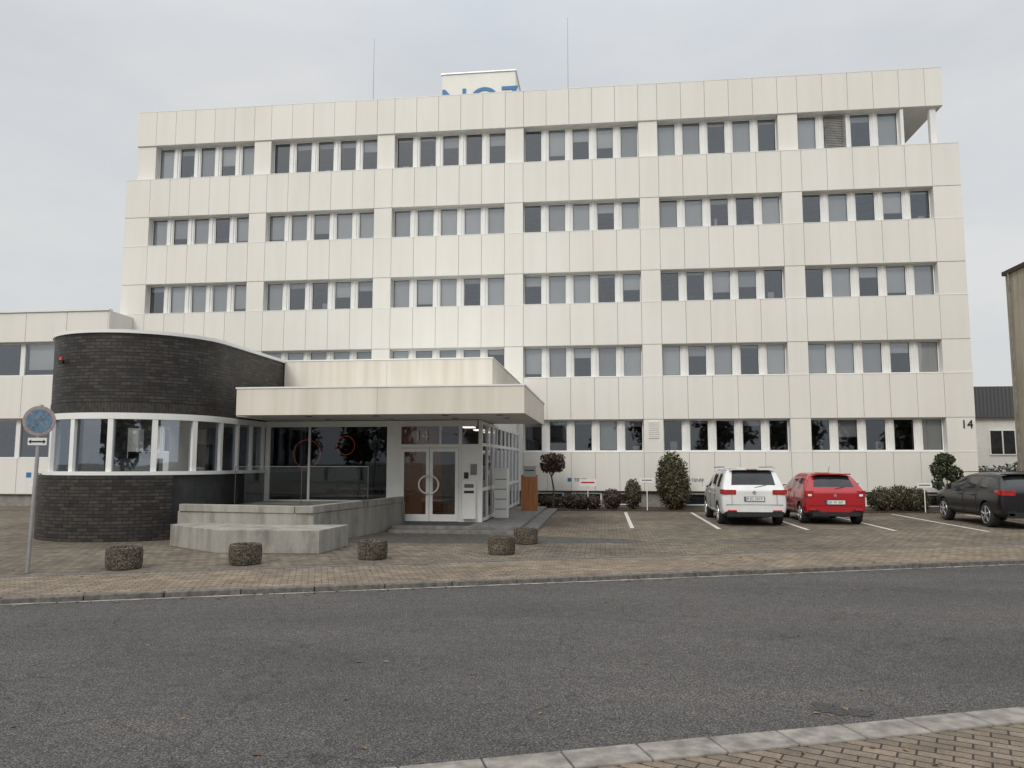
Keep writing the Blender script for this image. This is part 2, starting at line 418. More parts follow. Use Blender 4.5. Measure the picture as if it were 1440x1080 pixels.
struct.box(XL+.3,11.85,YF+5,YF+5.2,12.95,15.8,M_int)
for p in P: struct.box(p-.06,p+.06,YF+.95,YF+5,12.95,15.8,M_int)
struct.box(11.9,12.02,YF+.32,YF+5.2,14.24,15.86,M_frame)
struct.box(-20.6,13.45,YF+1.16,YF+13,15.9,16.3,M_soffit)
struct.box(-20.6,13.45,YF+13.0,YF+13.2,15.9,17.4,M_white)
struct.box(13.25,13.45,YF+.35,YF+13,15.92,17.43,M_white)
struct.box(-20.6,-20.4,YF+1.2,YF+13,13,17.43,M_white)
struct.box(13.05,13.28,YF+.4,YF+.62,14.24,15.87,M_frame)
struct.box(12.1,13.6,YF+.42,YF+6,14.2,14.23,M_plinth)
struct.box(XR-.25,XR-.05,YF+.5,YF+13,.0,14.2,M_white); struct.box(XL+.05,XL+.25,YF+.5,YF+13,.0,14.2,M_white)
struct.box(XL+.3,XR-.3,YF+13.0,YF+13.2,0,14.1,M_white)
struct.box(XL+.1,XR-.1,YF+.2,YF+.4,0,.66,M_plinth)
for a,c in groups[3:]:
    for i in range(0,3):
        x=a+.4+i*1.5
        win.box(x,x+1.2,YF+.15,YF+.2,.12,.6,M_frame); gls.face([(x+.06,YF+.145,.17),(x+1.14,YF+.145,.17),(x+1.14,YF+.145,.55),(x+.06,YF+.145,.55)],M_cglass)
pan.build('facade_panels',OB); struct.build('structure',OB); win.build('window_frames',OB); gls.build('window_glass',OB); bl.build('window_blinds',OB)
b=MB(); b.box(-7.65,-4.05,35.3,39,16.4,20.65,M_white); b.box(-7.7,-4.0,35.25,39.05,20.65,20.72,M_metal); b.build('rooftop_box',OB)
text('NO7',(-5.82,35.28,18.62),1.85,M_blue,'rooftop_letters',OB,ext=.02)
b=MB(); b.tube((-10.7,34,16.3),(-10.7,34,22.0),.015,.006,M_steeld,6); b.tube((-1.45,34,16.3),(-1.45,34,22.4),.015,.006,M_steeld,6); b.build('lightning_rods',OB)
text('14',(13.58,YF-.012,3.08),.44,M_black,'house_number',OB,ext=.012)
for x in (3.6,-.95):
    text('TENSE',(x,YF-.01,1.05),.17,M_steeld,'wall_lettering',OB,ext=.004)
b=MB(); b.box(3.1,3.26,YF-.012,YF-.004,1.04,1.18,M_blue); b.box(-1.45,-1.29,YF-.012,YF-.004,1.04,1.18,M_blue); b.build('wall_logo',OB)

# ---------------------------------------------------------------- left wing
LW=empty('side_wing')
b=MB(); g=MB(); YW=29.2; X0,X1=-48,-20.3
def wband(z0,z1):
    x=X1
    while x>X0:
        b.box(x-1.84,x-.01,YW,YW+.04,z0+.008,z1-.008,M_white); x-=1.85
    b.box(X0,X1-.004,YW+.045,YW+.4,z0+.01,z1-.01,M_gap); b.box(X0,X1,YW+.03,YW+.38,z0-.012,z0+.009,M_soffit)
wband(6.8,8.05); wband(3.6,5.37); wband(.5,1.94)
b.box(X0,X1+.05,YW-.06,YW+.2,8.05,8.12,M_frame)
b.box(X0,X1,YW+.2,YW+9,7.6,8.0,M_soffit); b.box(X1-.02,X1+.04,YW,YW+1.62,3.4,8.05,M_white)
b.box(X1-.2,X1-.02,YW+.05,YW+1.6,0,8.0,M_white)
b.box(X0,X1-.25,YW+6,YW+6.2,0,7.6,M_int); b.box(X0,X1-.25,YW+.45,YW+6,3.65,4.0,M_int); b.box(X0,X1-.25,YW+.45,YW+6,3.5,3.55,M_ceil)
b.box(X0,X1,YW+.15,YW+.4,0,.5,M_plinth)
for z0,z1 in ((5.37,6.8),(1.94,3.6)):
    x=X1-.15
    while x>X0:
        b.box(x-.2,x,YW+.25,YW+.4,z0,z1,M_frame)
        b.box(x-1.85,x-.2,YW+.28,YW+.36,z1-.07,z1-.012,M_frame); b.box(x-1.85,x-.2,YW+.28,YW+.36,z0,z0+.07,M_frame)
        g.face([(x-1.85,YW+.32,z0),(x-.2,YW+.32,z0),(x-.2,YW+.32,z1),(x-1.85,YW+.32,z1)],M_glass)
        if z0>4 and random.random()<.7: g.face([(x-1.8,YW+.45,z0+.3),(x-.25,YW+.45,z0+.3),(x-.25,YW+.45,z1),(x-1.8,YW+.45,z1)],M_blind)
        x-=1.85
b.box(-23.55,-23.33,YW-.012,YW-.004,1.18,1.38,M_blue)
b.build('wing_walls',LW); g.build('wing_glass',LW)
text('TENSE',(-22.86,YW-.01,1.19),.24,M_black,'wing_lettering',LW,ext=.004)

# ---------------------------------------------------------------- round brick pavilion
RP=empty('round_brick_pavilion')
CX,CY=-11.8,18.65
def upath(R,a0=180,a1=360,yb=None,left=True,right=True,step=4):
    pts=[]
    if left: pts.append((CX-R,yb))
    n=int((a1-a0)/step)
    for k in range(n+1):
        a=math.radians(a0+(a1-a0)*k/n); pts.append((CX+R*math.cos(a),CY+R*math.sin(a)))
    if right: pts.append((CX+R,yb))
    return pts
def pathwall(name,pts,z0,z1,mat,parent,th=.25,cap=None):
    me=bpy.data.meshes.new(name); bm=bmesh.new(); uv=bm.loops.layers.uv.new('UVMap')
    u=0
    def off(i):
        a=pts[max(i-1,0)]; c=pts[min(i+1,len(pts)-1)]; d=Vector((c[0]-a[0],c[1]-a[1])).normalized()
        return (pts[i][0]-d.y*th, pts[i][1]+d.x*th)
    for i in range(len(pts)-1):
        p,q=pts[i],pts[i+1]; l=math.dist(p,q)
        vs=[bm.verts.new((*p,z0)),bm.verts.new((*q,z0)),bm.verts.new((*q,z1)),bm.verts.new((*p,z1))]
        f=bm.faces.new(vs); f.smooth=False
        for lp,(a,c) in zip(f.loops,((u,z0),(u+l,z0),(u+l,z1),(u,z1))): lp[uv].uv=(a,c)
        po,qo=off(i),off(i+1)
        for z in (z0,z1):
            f=bm.faces.new([bm.verts.new((*p,z)),bm.verts.new((*q,z)),bm.verts.new((*qo,z)),bm.verts.new((*po,z))])
            for lp,(a,c) in zip(f.loops,((u,z),(u+l,z),(u+l,z+.05),(u,z+.05))): lp[uv].uv=(a,c)
        f=bm.faces.new([bm.verts.new((*po,z0)),bm.verts.new((*qo,z0)),bm.verts.new((*qo,z1)),bm.verts.new((*po,z1))])
        u+=l
    bm.to_mesh(me); bm.free(); me.materials.append(mat)
    o=bpy.data.objects.new(name,me); COL.objects.link(o); o.parent=parent; return o
pathwall('upper_brick',upath(2.1,yb=29.1,step=2.5),2.95+.24,4.82,M_brick,RP)
b=MB()
def soldiers(p0,p1):
    d=Vector((p1[0]-p0[0],p1[1]-p0[1])); d*=.46; m=((p0[0]+p1[0])/2,(p0[1]+p1[1])/2); nn=Vector((-d.y,d.x)).normalized()*.1
    b.prism([(m[0]-d.x,m[1]-d.y),(m[0]+d.x,m[1]+d.y),(m[0]+d.x+nn.x,m[1]+d.y+nn.y),(m[0]-d.x+nn.x,m[1]-d.y+nn.y)],2.95,3.185,M_brickv)
pts=upath(2.11,yb=23.0,left=False,right=False,step=2.0)
for i in range(len(pts)-1): soldiers(pts[i],pts[i+1])
for i in range(60): soldiers((CX+2.11,CY+i*.075),(CX+2.11,CY+(i+1)*.075))
b.build('soldier_course',RP)
pathwall('soldier_backing',upath(2.09,yb=29.1),2.95,3.19,M_black,RP)
pathwall('white_coping',upath(2.15,yb=29.1,step=2.5),4.82,4.90,M_frame,RP,.4)
pathwall('window_head',upath(2.14,yb=22),2.80,2.945,M_frame,RP,.2)
pathwall('window_sill',upath(2.20,yb=21.1),1.50,1.585,M_frame,RP,.3)
pathwall('lower_brick',upath(2.3,180,319,yb=29.1,right=False),0,1.42,M_brick,RP,.3)
pathwall('lower_brick_cap',upath(2.3,180,319,yb=29.1,right=False),1.423,1.497,M_brick,RP,.3)
pathwall('plaster_wall',upath(2.12,310,360,yb=21.1,left=False),0,1.50,M_dark,RP,.2)
pathwall('ring_glass',upath(2.06,yb=21.1,step=12),1.585,2.80,M_glass,RP,.004)
b=MB()
def post(x,y,a,w=.05,d=.06,z0=1.585,z1=2.80):
    t=Vector((-math.sin(a),math.cos(a)))*w; n=Vector((math.cos(a),math.sin(a)))*d
    b.prism([(x-t.x-n.x,y-t.y-n.y),(x-t.x+n.x,y-t.y+n.y),(x+t.x+n.x,y+t.y+n.y),(x+t.x-n.x,y+t.y-n.y)],z0,z1,M_frame)
for k in range(8):
    a=math.radians(180+k*25.7); post(CX+2.07*math.cos(a),CY+2.07*math.sin(a),a,.06)
for y in (19.55,20.35,21.1): post(CX+2.07,y,0,.05)
b.prism(upath(2.0,yb=29),2.92,3.0,M_ceil); b.prism(upath(2.0,yb=29),.3,.4,M_int); b.prism(upath(2.05,yb=29),4.6,4.7,M_dark)
b.box(CX-2,CX+2,23.2,23.3,.3,2.95,M_int)
b.box(CX-1.2,CX-.2,19.5,19.9,.4,1.9,M_soffit); b.box(CX+.4,CX+.8,20.3,20.7,.4,2.3,M_intd)
b.box(CX-1.7,CX-1.2,20.6,20.9,.4,2.1,M_intd)
b.build('pavilion_parts',RP)
b=MB(); a=math.radians(244); x,y=CX+2.14*math.cos(a),CY+2.14*math.sin(a)
b.box(x-.05,x+.05,y-.08,y,4.12,4.2,M_black); b.tube((x,y-.05,4.2),(x,y-.05,4.28),.05,.035,M_red,10)
b.build('alarm_lamp',RP)

# ---------------------------------------------------------------- entrance hall
EH=empty('entrance_hall')
b=MB(); g=MB()
xr=-1.85
def fascia_front(x0,x1,y,z0,z1,n,mat):
    w=(x1-x0)/n
    for i in range(n): b.box(x0+i*w+.003,x0+(i+1)*w-.003,y,y+.04,z0,z1,mat)
fascia_front(-9.0,xr,18.0,2.95,3.60,2,M_cream)
for i in range(2): b.box(xr-.04,xr,18.045+i*3,18.04+(i+1)*3-.004,2.95,3.60,M_cream)
b.box(-9.0,-8.96,18.045,19.4,2.95,3.6,M_cream)
b.box(-8.955,xr-.045,18.045,24.0,3.02,3.56,M_gap)
b.box(-9.69,-8.96,19.42,22,2.99,3.55,M_soffit)
for i in range(29): b.box(-8.95,xr-.05,18.05+i*.2,18.05+i*.2+.185,2.985,3.015,M_soffit)
b.box(-9.02,xr+.02,17.98,24.02,3.602,3.64,M_frame)
for x in (-7.6,-5.8,-4.0,-2.6):
    b.tube((x,19.2,2.975),(x,19.2,2.984),.09,None,M_black,14)
    b.tube((x,20.6,2.975),(x,20.6,2.984),.09,None,M_black,14)
fascia_front(-9.68,-3.25,22.4,4.08,4.86,2,M_cream)
for i in range(3): b.box(-3.29,-3.25,22.445+i*2.75,22.44+(i+1)*2.75-.004,4.08,4.86,M_cream)
b.box(-9.68,-3.3,22.45,30.75,4.12,4.80,M_gap); b.box(-9.7,-3.23,22.38,30.78,4.862,4.90,M_frame)
b.box(-9.6,-3.5,22.7,30.7,3.62,4.1,M_black)
b.box(-3.5,-3.46,24.1,30.7,2.9,4.1,M_frame)
b.box(-9.6,-3.5,24.0,30.7,2.96,3.5,M_soffit)
LY=21.2
def vbar(x,w=.08,z0=.15,z1=2.97,mat=M_frame,y=LY,d=.08): b.box(x-w/2,x+w/2,y,y+d,z0,z1,mat)
b.box(-9.68,-3.5,LY+.004,LY+.076,2.80,2.965,M_frame)
vbar(-9.6,.14); vbar(-8.36,.06); vbar(-6.0,.16)
b.box(-9.68,-6.05,LY+.005,LY+.07,.62,.74,M_frame); b.box(-9.68,-6.05,LY+.01,LY+.3,0,.62,M_conc)
b.box(-5.92,-5.765,LY+.01,LY+.06,.15,2.8,M_frame)
g.face([(-9.6,LY+.04,.74),(-6.1,LY+.04,.74),(-6.1,LY+.04,2.8),(-9.6,LY+.04,2.8)],M_glassd)
dx0,dx1=-5.72,-3.98
vbar(dx0-.0,.09); vbar(dx1,.09); b.box(dx0,dx1,LY-.004,LY+.07,2.20,2.30,M_frame)
cx=(dx0+dx1)/2
for s0,s1 in ((dx0+.05,cx-.006),(cx+.006,dx1-.05)):
    b.box(s0,s0+.09,LY-.01,LY+.05,.17,2.19,M_frame); b.box(s1-.09,s1,LY-.01,LY+.05,.17,2.19,M_frame)
    b.box(s0+.09,s1-.09,LY-.01,LY+.05,.17,.36,M_frame); b.box(s0+.09,s1-.09,LY-.01,LY+.05,2.09,2.19,M_frame)
    g.face([(s0+.09,LY+.02,.36),(s1-.09,LY+.02,.36),(s1-.09,LY+.02,2.09),(s0+.09,LY+.02,2.09)],M_glassc)
b.ring((cx-.04,LY-.09,1.18),.24,.026,M_frame,'Y',16,math.pi/2,3*math.pi/2)
b.ring((cx+.04,LY-.09,1.18),.24,.026,M_frame,'Y',16,-math.pi/2,math.pi/2)
b.box(cx-.05,cx-.03,LY-.09,LY,1.40,1.43,M_frame); b.box(cx+.03,cx+.05,LY-.09,LY,1.40,1.43,M_frame)
b.box(cx-.05,cx-.03,LY-.09,LY,.93,.96,M_frame); b.box(cx+.03,cx+.05,LY-.09,LY,.93,.96,M_frame)
g.face([(dx0,LY+.03,2.3),(dx1+.4,LY+.03,2.3),(dx1+.4,LY+.03,2.8),(dx0,LY+.03,2.8)],M_glassc)
vbar(-4.55,.05,2.3,2.8)
b.box(-3.93,-3.46,LY-.03,LY+.12,.15,2.30,M_frame)
b.box(-3.46,-3.36,LY-.03,LY+.1,.15,2.965,M_frame)
b.box(-3.88,-3.52,LY-.16,LY-.034,.25,1.30,M_frame); b.box(-3.84,-3.56,LY-.165,LY-.158,.95,1.02,M_black)
b.box(-3.83,-3.57,LY-.166,LY-.162,1.10,1.2,M_steeld)
b.box(-3.86,-3.74,LY-.05,LY-.031,1.35,1.52,M_black); b.box(-3.68,-3.5,LY-.05,LY-.031,1.45,1.75,M_plinth); b.box(-3.87,-3.72,LY-.045,LY-.031,1.62,1.8,M_plate)
n=9; y0=LY+.1; y1=30.75
for i in range(n+1):
    y=y0+(y1-y0)*i/n; b.box(-3.45,-3.37,y-.05,y+.05,.15,2.965,M_frame)
for z in (.15,1.0,2.25,2.86): b.box(-3.44,-3.38,y0,y1,z,z+.09,M_frame)
g.face([(-3.41,y0,.2),(-3.41,y1,.2),(-3.41,y1,2.9),(-3.41,y0,2.9)],M_glassc)
b.box(-9.6,-3.5,LY+.1,30.6,.02,.16,M_wood); b.box(-9.6,-5.9,27,27.1,.16,2.95,M_intd); b.box(-5.85,-5.75,LY+.4,27,.16,2.95,M_wood)
b.box(-9.6,-5.9,LY+.4,27,.162,.17,M_intd); b.box(-9.68,-9.6,LY+.3,27,.16,2.95,M_intd)
b.box(-9.6,-3.5,30.5,30.6,.16,2.95,M_int); b.box(-4.9,-4.0,25.5,25.9,.16,1.2,M_soffit)
b.box(-5.7,-3.5,LY+.1,30.6,2.9,2.95,M_int); b.box(-9.6,-5.75,LY+.1,30.6,2.9,2.95,M_intd)
for y in (23.4,25.5,27.5): b.box(-4.35,-4.0,y,y+.5,2.86,2.895,M_lamp)
for cxr,r,z in ((-8.9,.42,2.05),(-7.7,.28,2.3)):
    b.ring((cxr,22.4,z),r,.010,M_orange,'Y',32)
    b.tube((cxr,22.4,z+r),(cxr,22.4,2.9),.006,None,M_black,6)
b.box(-8.8,-7.2,24.5,25.2,.16,.9,M_int)
for x in (-8.3,-7.6,-6.9): b.box(x,x+.4,23.4,23.8,.17,.55,M_int); b.box(x,x+.4,23.75,23.82,.55,1.0,M_int)
b.build('hall_parts',EH); g.build('hall_glass',EH)
text('14',(-5.08,LY-.03,2.40),.42,M_plate,'door_number',EH,ext=.012)

b=MB()
b.prism([(-5.5,19.75),(-2.15,19.75),(-2.15,22.2),(-2.15,29),(-3.3,29),(-3.3,21.25),(-5.5,21.25)],.085,.16,M_tilegrey)
b.prism([(-5.5,19.4),(-1.75,19.4),(-1.75,29),(-2.14,29),(-2.14,19.74),(-5.5,19.74)],0,.085,M_tilegrey)
b.prism([(-5.5,19.745),(-2.145,19.745),(-2.145,29),(-5.5,29)],0,.084,M_tilegrey)
b.box(-5.4,-3.5,19.95,21.1,.162,.168,M_floor)
b.build('entrance_steps',bevel=.006)

CR=empty('concrete_terrace')
b=MB()
def wallline(pts,z0,z1,th,mat):
    for p,q in zip(pts[:-1],pts[1:]):
        d=Vector((q[0]-p[0],q[1]-p[1])).normalized(); n=Vector((-d.y,d.x))*th
        b.prism([p,q,(q[0]+n.x,q[1]+n.y),(p[0]+n.x,p[1]+n.y)],z0,z1,mat)
b.prism([(-9.35,15.9),(-7.7,14.75),(-5.6,14.85),(-5.5,16.3),(-6.4,16.2),(-9.2,16.6)],0,.46,M_conc)
b.prism([(-9.6,16.6),(-6.6,16.05),(-6.25,16.2),(-5.52,20.9),(-5.52,21.15),(-9.65,21.15)],0,.70,M_conc)
wallline([(-9.55,16.55),(-6.62,16.03)],.70,.86,.16,M_conc); wallline([(-6.6,16.03),(-6.24,16.14)],.702,.862,.16,M_conc)
wallline([(-6.235,16.15),(-5.5,20.9)],.70,.86,.16,M_conc)
b.build('terrace_walls',CR,bevel=.012)
b=MB(); g=MB()
pp=[(-9.3,18.7),(-7.5,18.58),(-5.75,18.45)]
for p,q in zip(pp[:-1],pp[1:]):
    g.face([(*p,.76),(*q,.76),(*q,1.68),(*p,1.68)],M_glassc); b.tube((*p,1.69),(*q,1.69),.008,None,M_steeld,8)
for p in pp: b.tube((*p,.7),(*p,1.69),.010,None,M_steeld,8)
b.build('balustrade_posts',CR); g.build('balustrade_glass',CR)

# ---------------------------------------------------------------- stone planters
def lathe(name,loc,prof,mats,n=28):
    b=MB(); m0=mats
    rings=[[(r*math.cos(2*math.pi*k/n),r*math.sin(2*math.pi*k/n),z) for k in range(n)] for r,z in prof]
    for i in range(len(prof)-1):
        for k in range(n):
            b.face([rings[i][k],rings[i][(k+1)%n],rings[i+1][(k+1)%n],rings[i+1][k]],m0[i] if isinstance(m0,list) else m0)
    o=b.build(name); o.location=loc; return o
pprof=[(0,0),(.25,0),(.27,.03),(.285,.12),(.285,.30),(.275,.37),(.26,.39),(.225,.39),(.21,.37),(.20,.31),(0,.32)]
pm=[M_pebble]*9+[M_soil]
for i,(x,y,s) in enumerate(((-8.13,12.45,1.03),(-6.35,13.25,1),(-4.33,14.25,.98),(-2.03,15.3,.95),(-1.75,17.25,.95))):
    o=lathe('stone_planter',(x,y,-.005),pprof,pm); o.scale=(s,s,s*.93); o.rotation_euler=(0,0,i)

# ---------------------------------------------------------------- traffic sign
b=MB()
b.tube((0,0,0),(.06,0,2.75),.03,None,M_metal,12)
def disc(x,y,z,r,mat,th=.004,n=40): b.tube((x,y,z),(x,y-th,z),r,None,mat,n)
disc(.05,-.035,2.48,.25,M_gap,.006); disc(.05,-.042,2.48,.238,M_signred,.003); disc(.05,-.046,2.48,.195,M_signblue,.003)
for a in (math.pi/4,-math.pi/4):
    dx,dz=math.cos(a),math.sin(a); w=.011; y=-.0525 if a>0 else -.0515
    cxx,cz=.05,2.48; L=.185
    b.face([(cxx-dx*L-dz*w,y,cz-dz*L+dx*w),(cxx-dx*L+dz*w,y,cz-dz*L-dx*w),(cxx+dx*L+dz*w,y,cz+dz*L-dx*w),(cxx+dx*L-dz*w,y,cz+dz*L+dx*w)],M_signcross)
b.box(-.10,.18,-.042,-.034,2.08,2.20,M_plate); b.box(-.05,.13,-.046,-.043,2.125,2.15,M_black)
b.face([(.13,-.045,2.10),(.17,-.045,2.1375),(.13,-.045,2.175)],M_black); b.face([(-.05,-.045,2.10),(-.05,-.045,2.175),(-.09,-.045,2.1375)],M_black)
b.box(-.02,.1,-.035,.035,2.4,2.43,M_metal); b.box(-.02,.1,-.035,.035,2.12,2.15,M_metal)
o=b.build('traffic_sign'); o.location=(-9.35,11.75,0); o.rotation_euler=(0,0,.35)

b=MB()
for i in range(4): b.box(-.28+i*.14,-.28+i*.14+.132,-.15,.15,0,1.28,M_wood)
b.box(-.27,.27,-.14,.14,.02,1.27,M_wood); b.box(-.2,.22,-.16,.12,1.22,1.56,M_metal); b.box(-.15,.17,-.166,-.161,1.42,1.46,M_black); b.box(-.23,.25,-.2,.14,1.56,1.59,M_metal)
o=b.build('wooden_letterbox',bevel=.006); o.location=(-2.55,26.5,.085)
b=MB(); b.box(-.2,.2,-.15,.15,0,1.45,M_frame)
for i in range(4): b.box(-.17,.17,-.156,-.151,.25+i*.29,.27+i*.29,M_black)
o=b.build('letterbox_column',bevel=.01); o.location=(-3.05,22.9,.165)
def smallsign(x,y,w,h,z,mat,mat2=None):
    b=MB(); b.tube((0,0,0),(0,0,z),.018,None,M_frame,8); b.box(-w/2,w/2,-.03,-.02,z-h/2,z+h/2,mat)
    b.box(-w/2+.06,w/2-.06,-.034,-.031,z-h*.1,z+h*.12,mat2 or M_steeld)
    o=b.build('parking_sign'); o.location=(x,y,.04)
smallsign(1.55,28.9,.5,.16,1.1,M_frame); smallsign(6.5,28.95,.5,.16,.95,M_frame); smallsign(8.8,28.9,.5,.16,1.0,M_frame); smallsign(-.62,29.2,.62,.26,1.0,M_frame,M_red); smallsign(11.2,28.9,.5,.16,.95,M_frame)
b=MB(); b.tube((0,0,0),(0,0,1.0),.04,None,M_frame,10); b.box(-.5,.4,-.06,.06,1.0,1.07,M_frame); b.box(-.12,.12,-.12,.12,-.01,.02,M_frame); o=b.build('barrier_post'); o.location=(-18.9,24.3,0)

# ---------------------------------------------------------------- foliage
def foliage(name,ells,n,size,mat,trunk=None,core=.78,loc=(0,0,0)):
    b=MB()
    if trunk:
        for t in trunk: b.tube(*t[:2],t[2],t[3],M_bark,8)
    vol=[r[0]*r[1]*r[2] for c,r in ells]; tot=sum(vol)
    rng=np.random.RandomState(len(name)+n)
    for (c,r),v in zip(ells,vol):
        k=int(n*(v/tot))
        if core:
            bm=bmesh.new(); bmesh.ops.create_icosphere(bm,subdivisions=3,radius=1)
            base=len(b.v)
            for vv in bm.verts:
                j=core*(1+rng.uniform(-.10,.10)); b.v.append((c[0]+vv.co.x*r[0]*j,c[1]+vv.co.y*r[1]*j,max(.02,c[2]+vv.co.z*r[2]*j)))
            mi=b.mi(mat)
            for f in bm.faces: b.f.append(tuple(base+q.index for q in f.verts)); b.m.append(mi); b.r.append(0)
            bm.free()
        d=rng.normal(size=(k,3)); d/=np.linalg.norm(d,axis=1)[:,None]
        lump=1+.10*np.sin(d[:,0]*7+c[0]*3)*np.cos(d[:,1]*6+d[:,2]*8)
        rad=(rng.uniform(.72,1.08,size=k)**.6)*lump
        pts=np.array(c)+d*np.array(r)*rad[:,None]
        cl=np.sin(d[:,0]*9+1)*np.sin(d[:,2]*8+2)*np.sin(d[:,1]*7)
        for i in range(k):
            p=pts[i]
            if p[2]<.02: continue
            a=rng.normal(size=3); a/=np.linalg.norm(a); e=np.cross(a,d[i]+rng.normal(size=3)*.4); e/=max(1e-6,np.linalg.norm(e))
            s=size*rng.uniform(.6,1.3)
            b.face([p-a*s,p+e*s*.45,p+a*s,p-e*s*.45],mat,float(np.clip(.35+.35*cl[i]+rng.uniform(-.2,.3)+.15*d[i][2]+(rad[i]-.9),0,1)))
    o=b.build(name); o.location=loc; return o
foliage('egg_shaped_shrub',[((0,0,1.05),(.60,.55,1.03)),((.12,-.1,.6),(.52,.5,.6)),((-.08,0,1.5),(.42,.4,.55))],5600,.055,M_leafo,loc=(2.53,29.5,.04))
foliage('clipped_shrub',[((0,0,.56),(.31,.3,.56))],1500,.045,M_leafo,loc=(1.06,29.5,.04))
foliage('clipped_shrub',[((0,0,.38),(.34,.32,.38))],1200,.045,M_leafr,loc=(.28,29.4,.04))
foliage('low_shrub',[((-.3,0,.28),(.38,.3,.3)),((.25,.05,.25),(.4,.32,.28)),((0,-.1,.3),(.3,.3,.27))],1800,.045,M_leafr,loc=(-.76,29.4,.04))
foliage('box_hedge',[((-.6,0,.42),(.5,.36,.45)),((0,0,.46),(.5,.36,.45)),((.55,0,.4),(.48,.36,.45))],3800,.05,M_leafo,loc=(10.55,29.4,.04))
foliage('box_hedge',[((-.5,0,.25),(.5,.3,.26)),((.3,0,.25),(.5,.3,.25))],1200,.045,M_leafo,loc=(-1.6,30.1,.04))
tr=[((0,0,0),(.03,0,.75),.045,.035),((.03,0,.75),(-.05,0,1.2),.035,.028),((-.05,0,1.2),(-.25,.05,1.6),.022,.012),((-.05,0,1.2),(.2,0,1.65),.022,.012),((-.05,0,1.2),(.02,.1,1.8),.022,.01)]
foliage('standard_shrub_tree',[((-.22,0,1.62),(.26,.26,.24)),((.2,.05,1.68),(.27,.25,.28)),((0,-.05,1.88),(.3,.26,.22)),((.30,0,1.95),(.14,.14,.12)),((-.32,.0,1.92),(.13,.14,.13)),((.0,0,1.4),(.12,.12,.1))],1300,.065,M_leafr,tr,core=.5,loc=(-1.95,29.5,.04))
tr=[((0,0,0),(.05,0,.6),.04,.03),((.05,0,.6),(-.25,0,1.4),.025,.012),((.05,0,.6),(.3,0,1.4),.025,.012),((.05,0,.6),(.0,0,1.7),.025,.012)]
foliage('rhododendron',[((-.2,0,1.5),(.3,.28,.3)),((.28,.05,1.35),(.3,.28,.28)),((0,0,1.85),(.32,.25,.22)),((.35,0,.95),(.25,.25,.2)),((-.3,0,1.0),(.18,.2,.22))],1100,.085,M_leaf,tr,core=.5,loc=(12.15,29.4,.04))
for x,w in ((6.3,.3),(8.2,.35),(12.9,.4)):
    foliage('ground_cover_plant',[((0,0,.15),(w,.25,.2)),((w,.1,.12),(w*.8,.2,.16))],500,.05,M_leaf,loc=(x,29.4,.04))

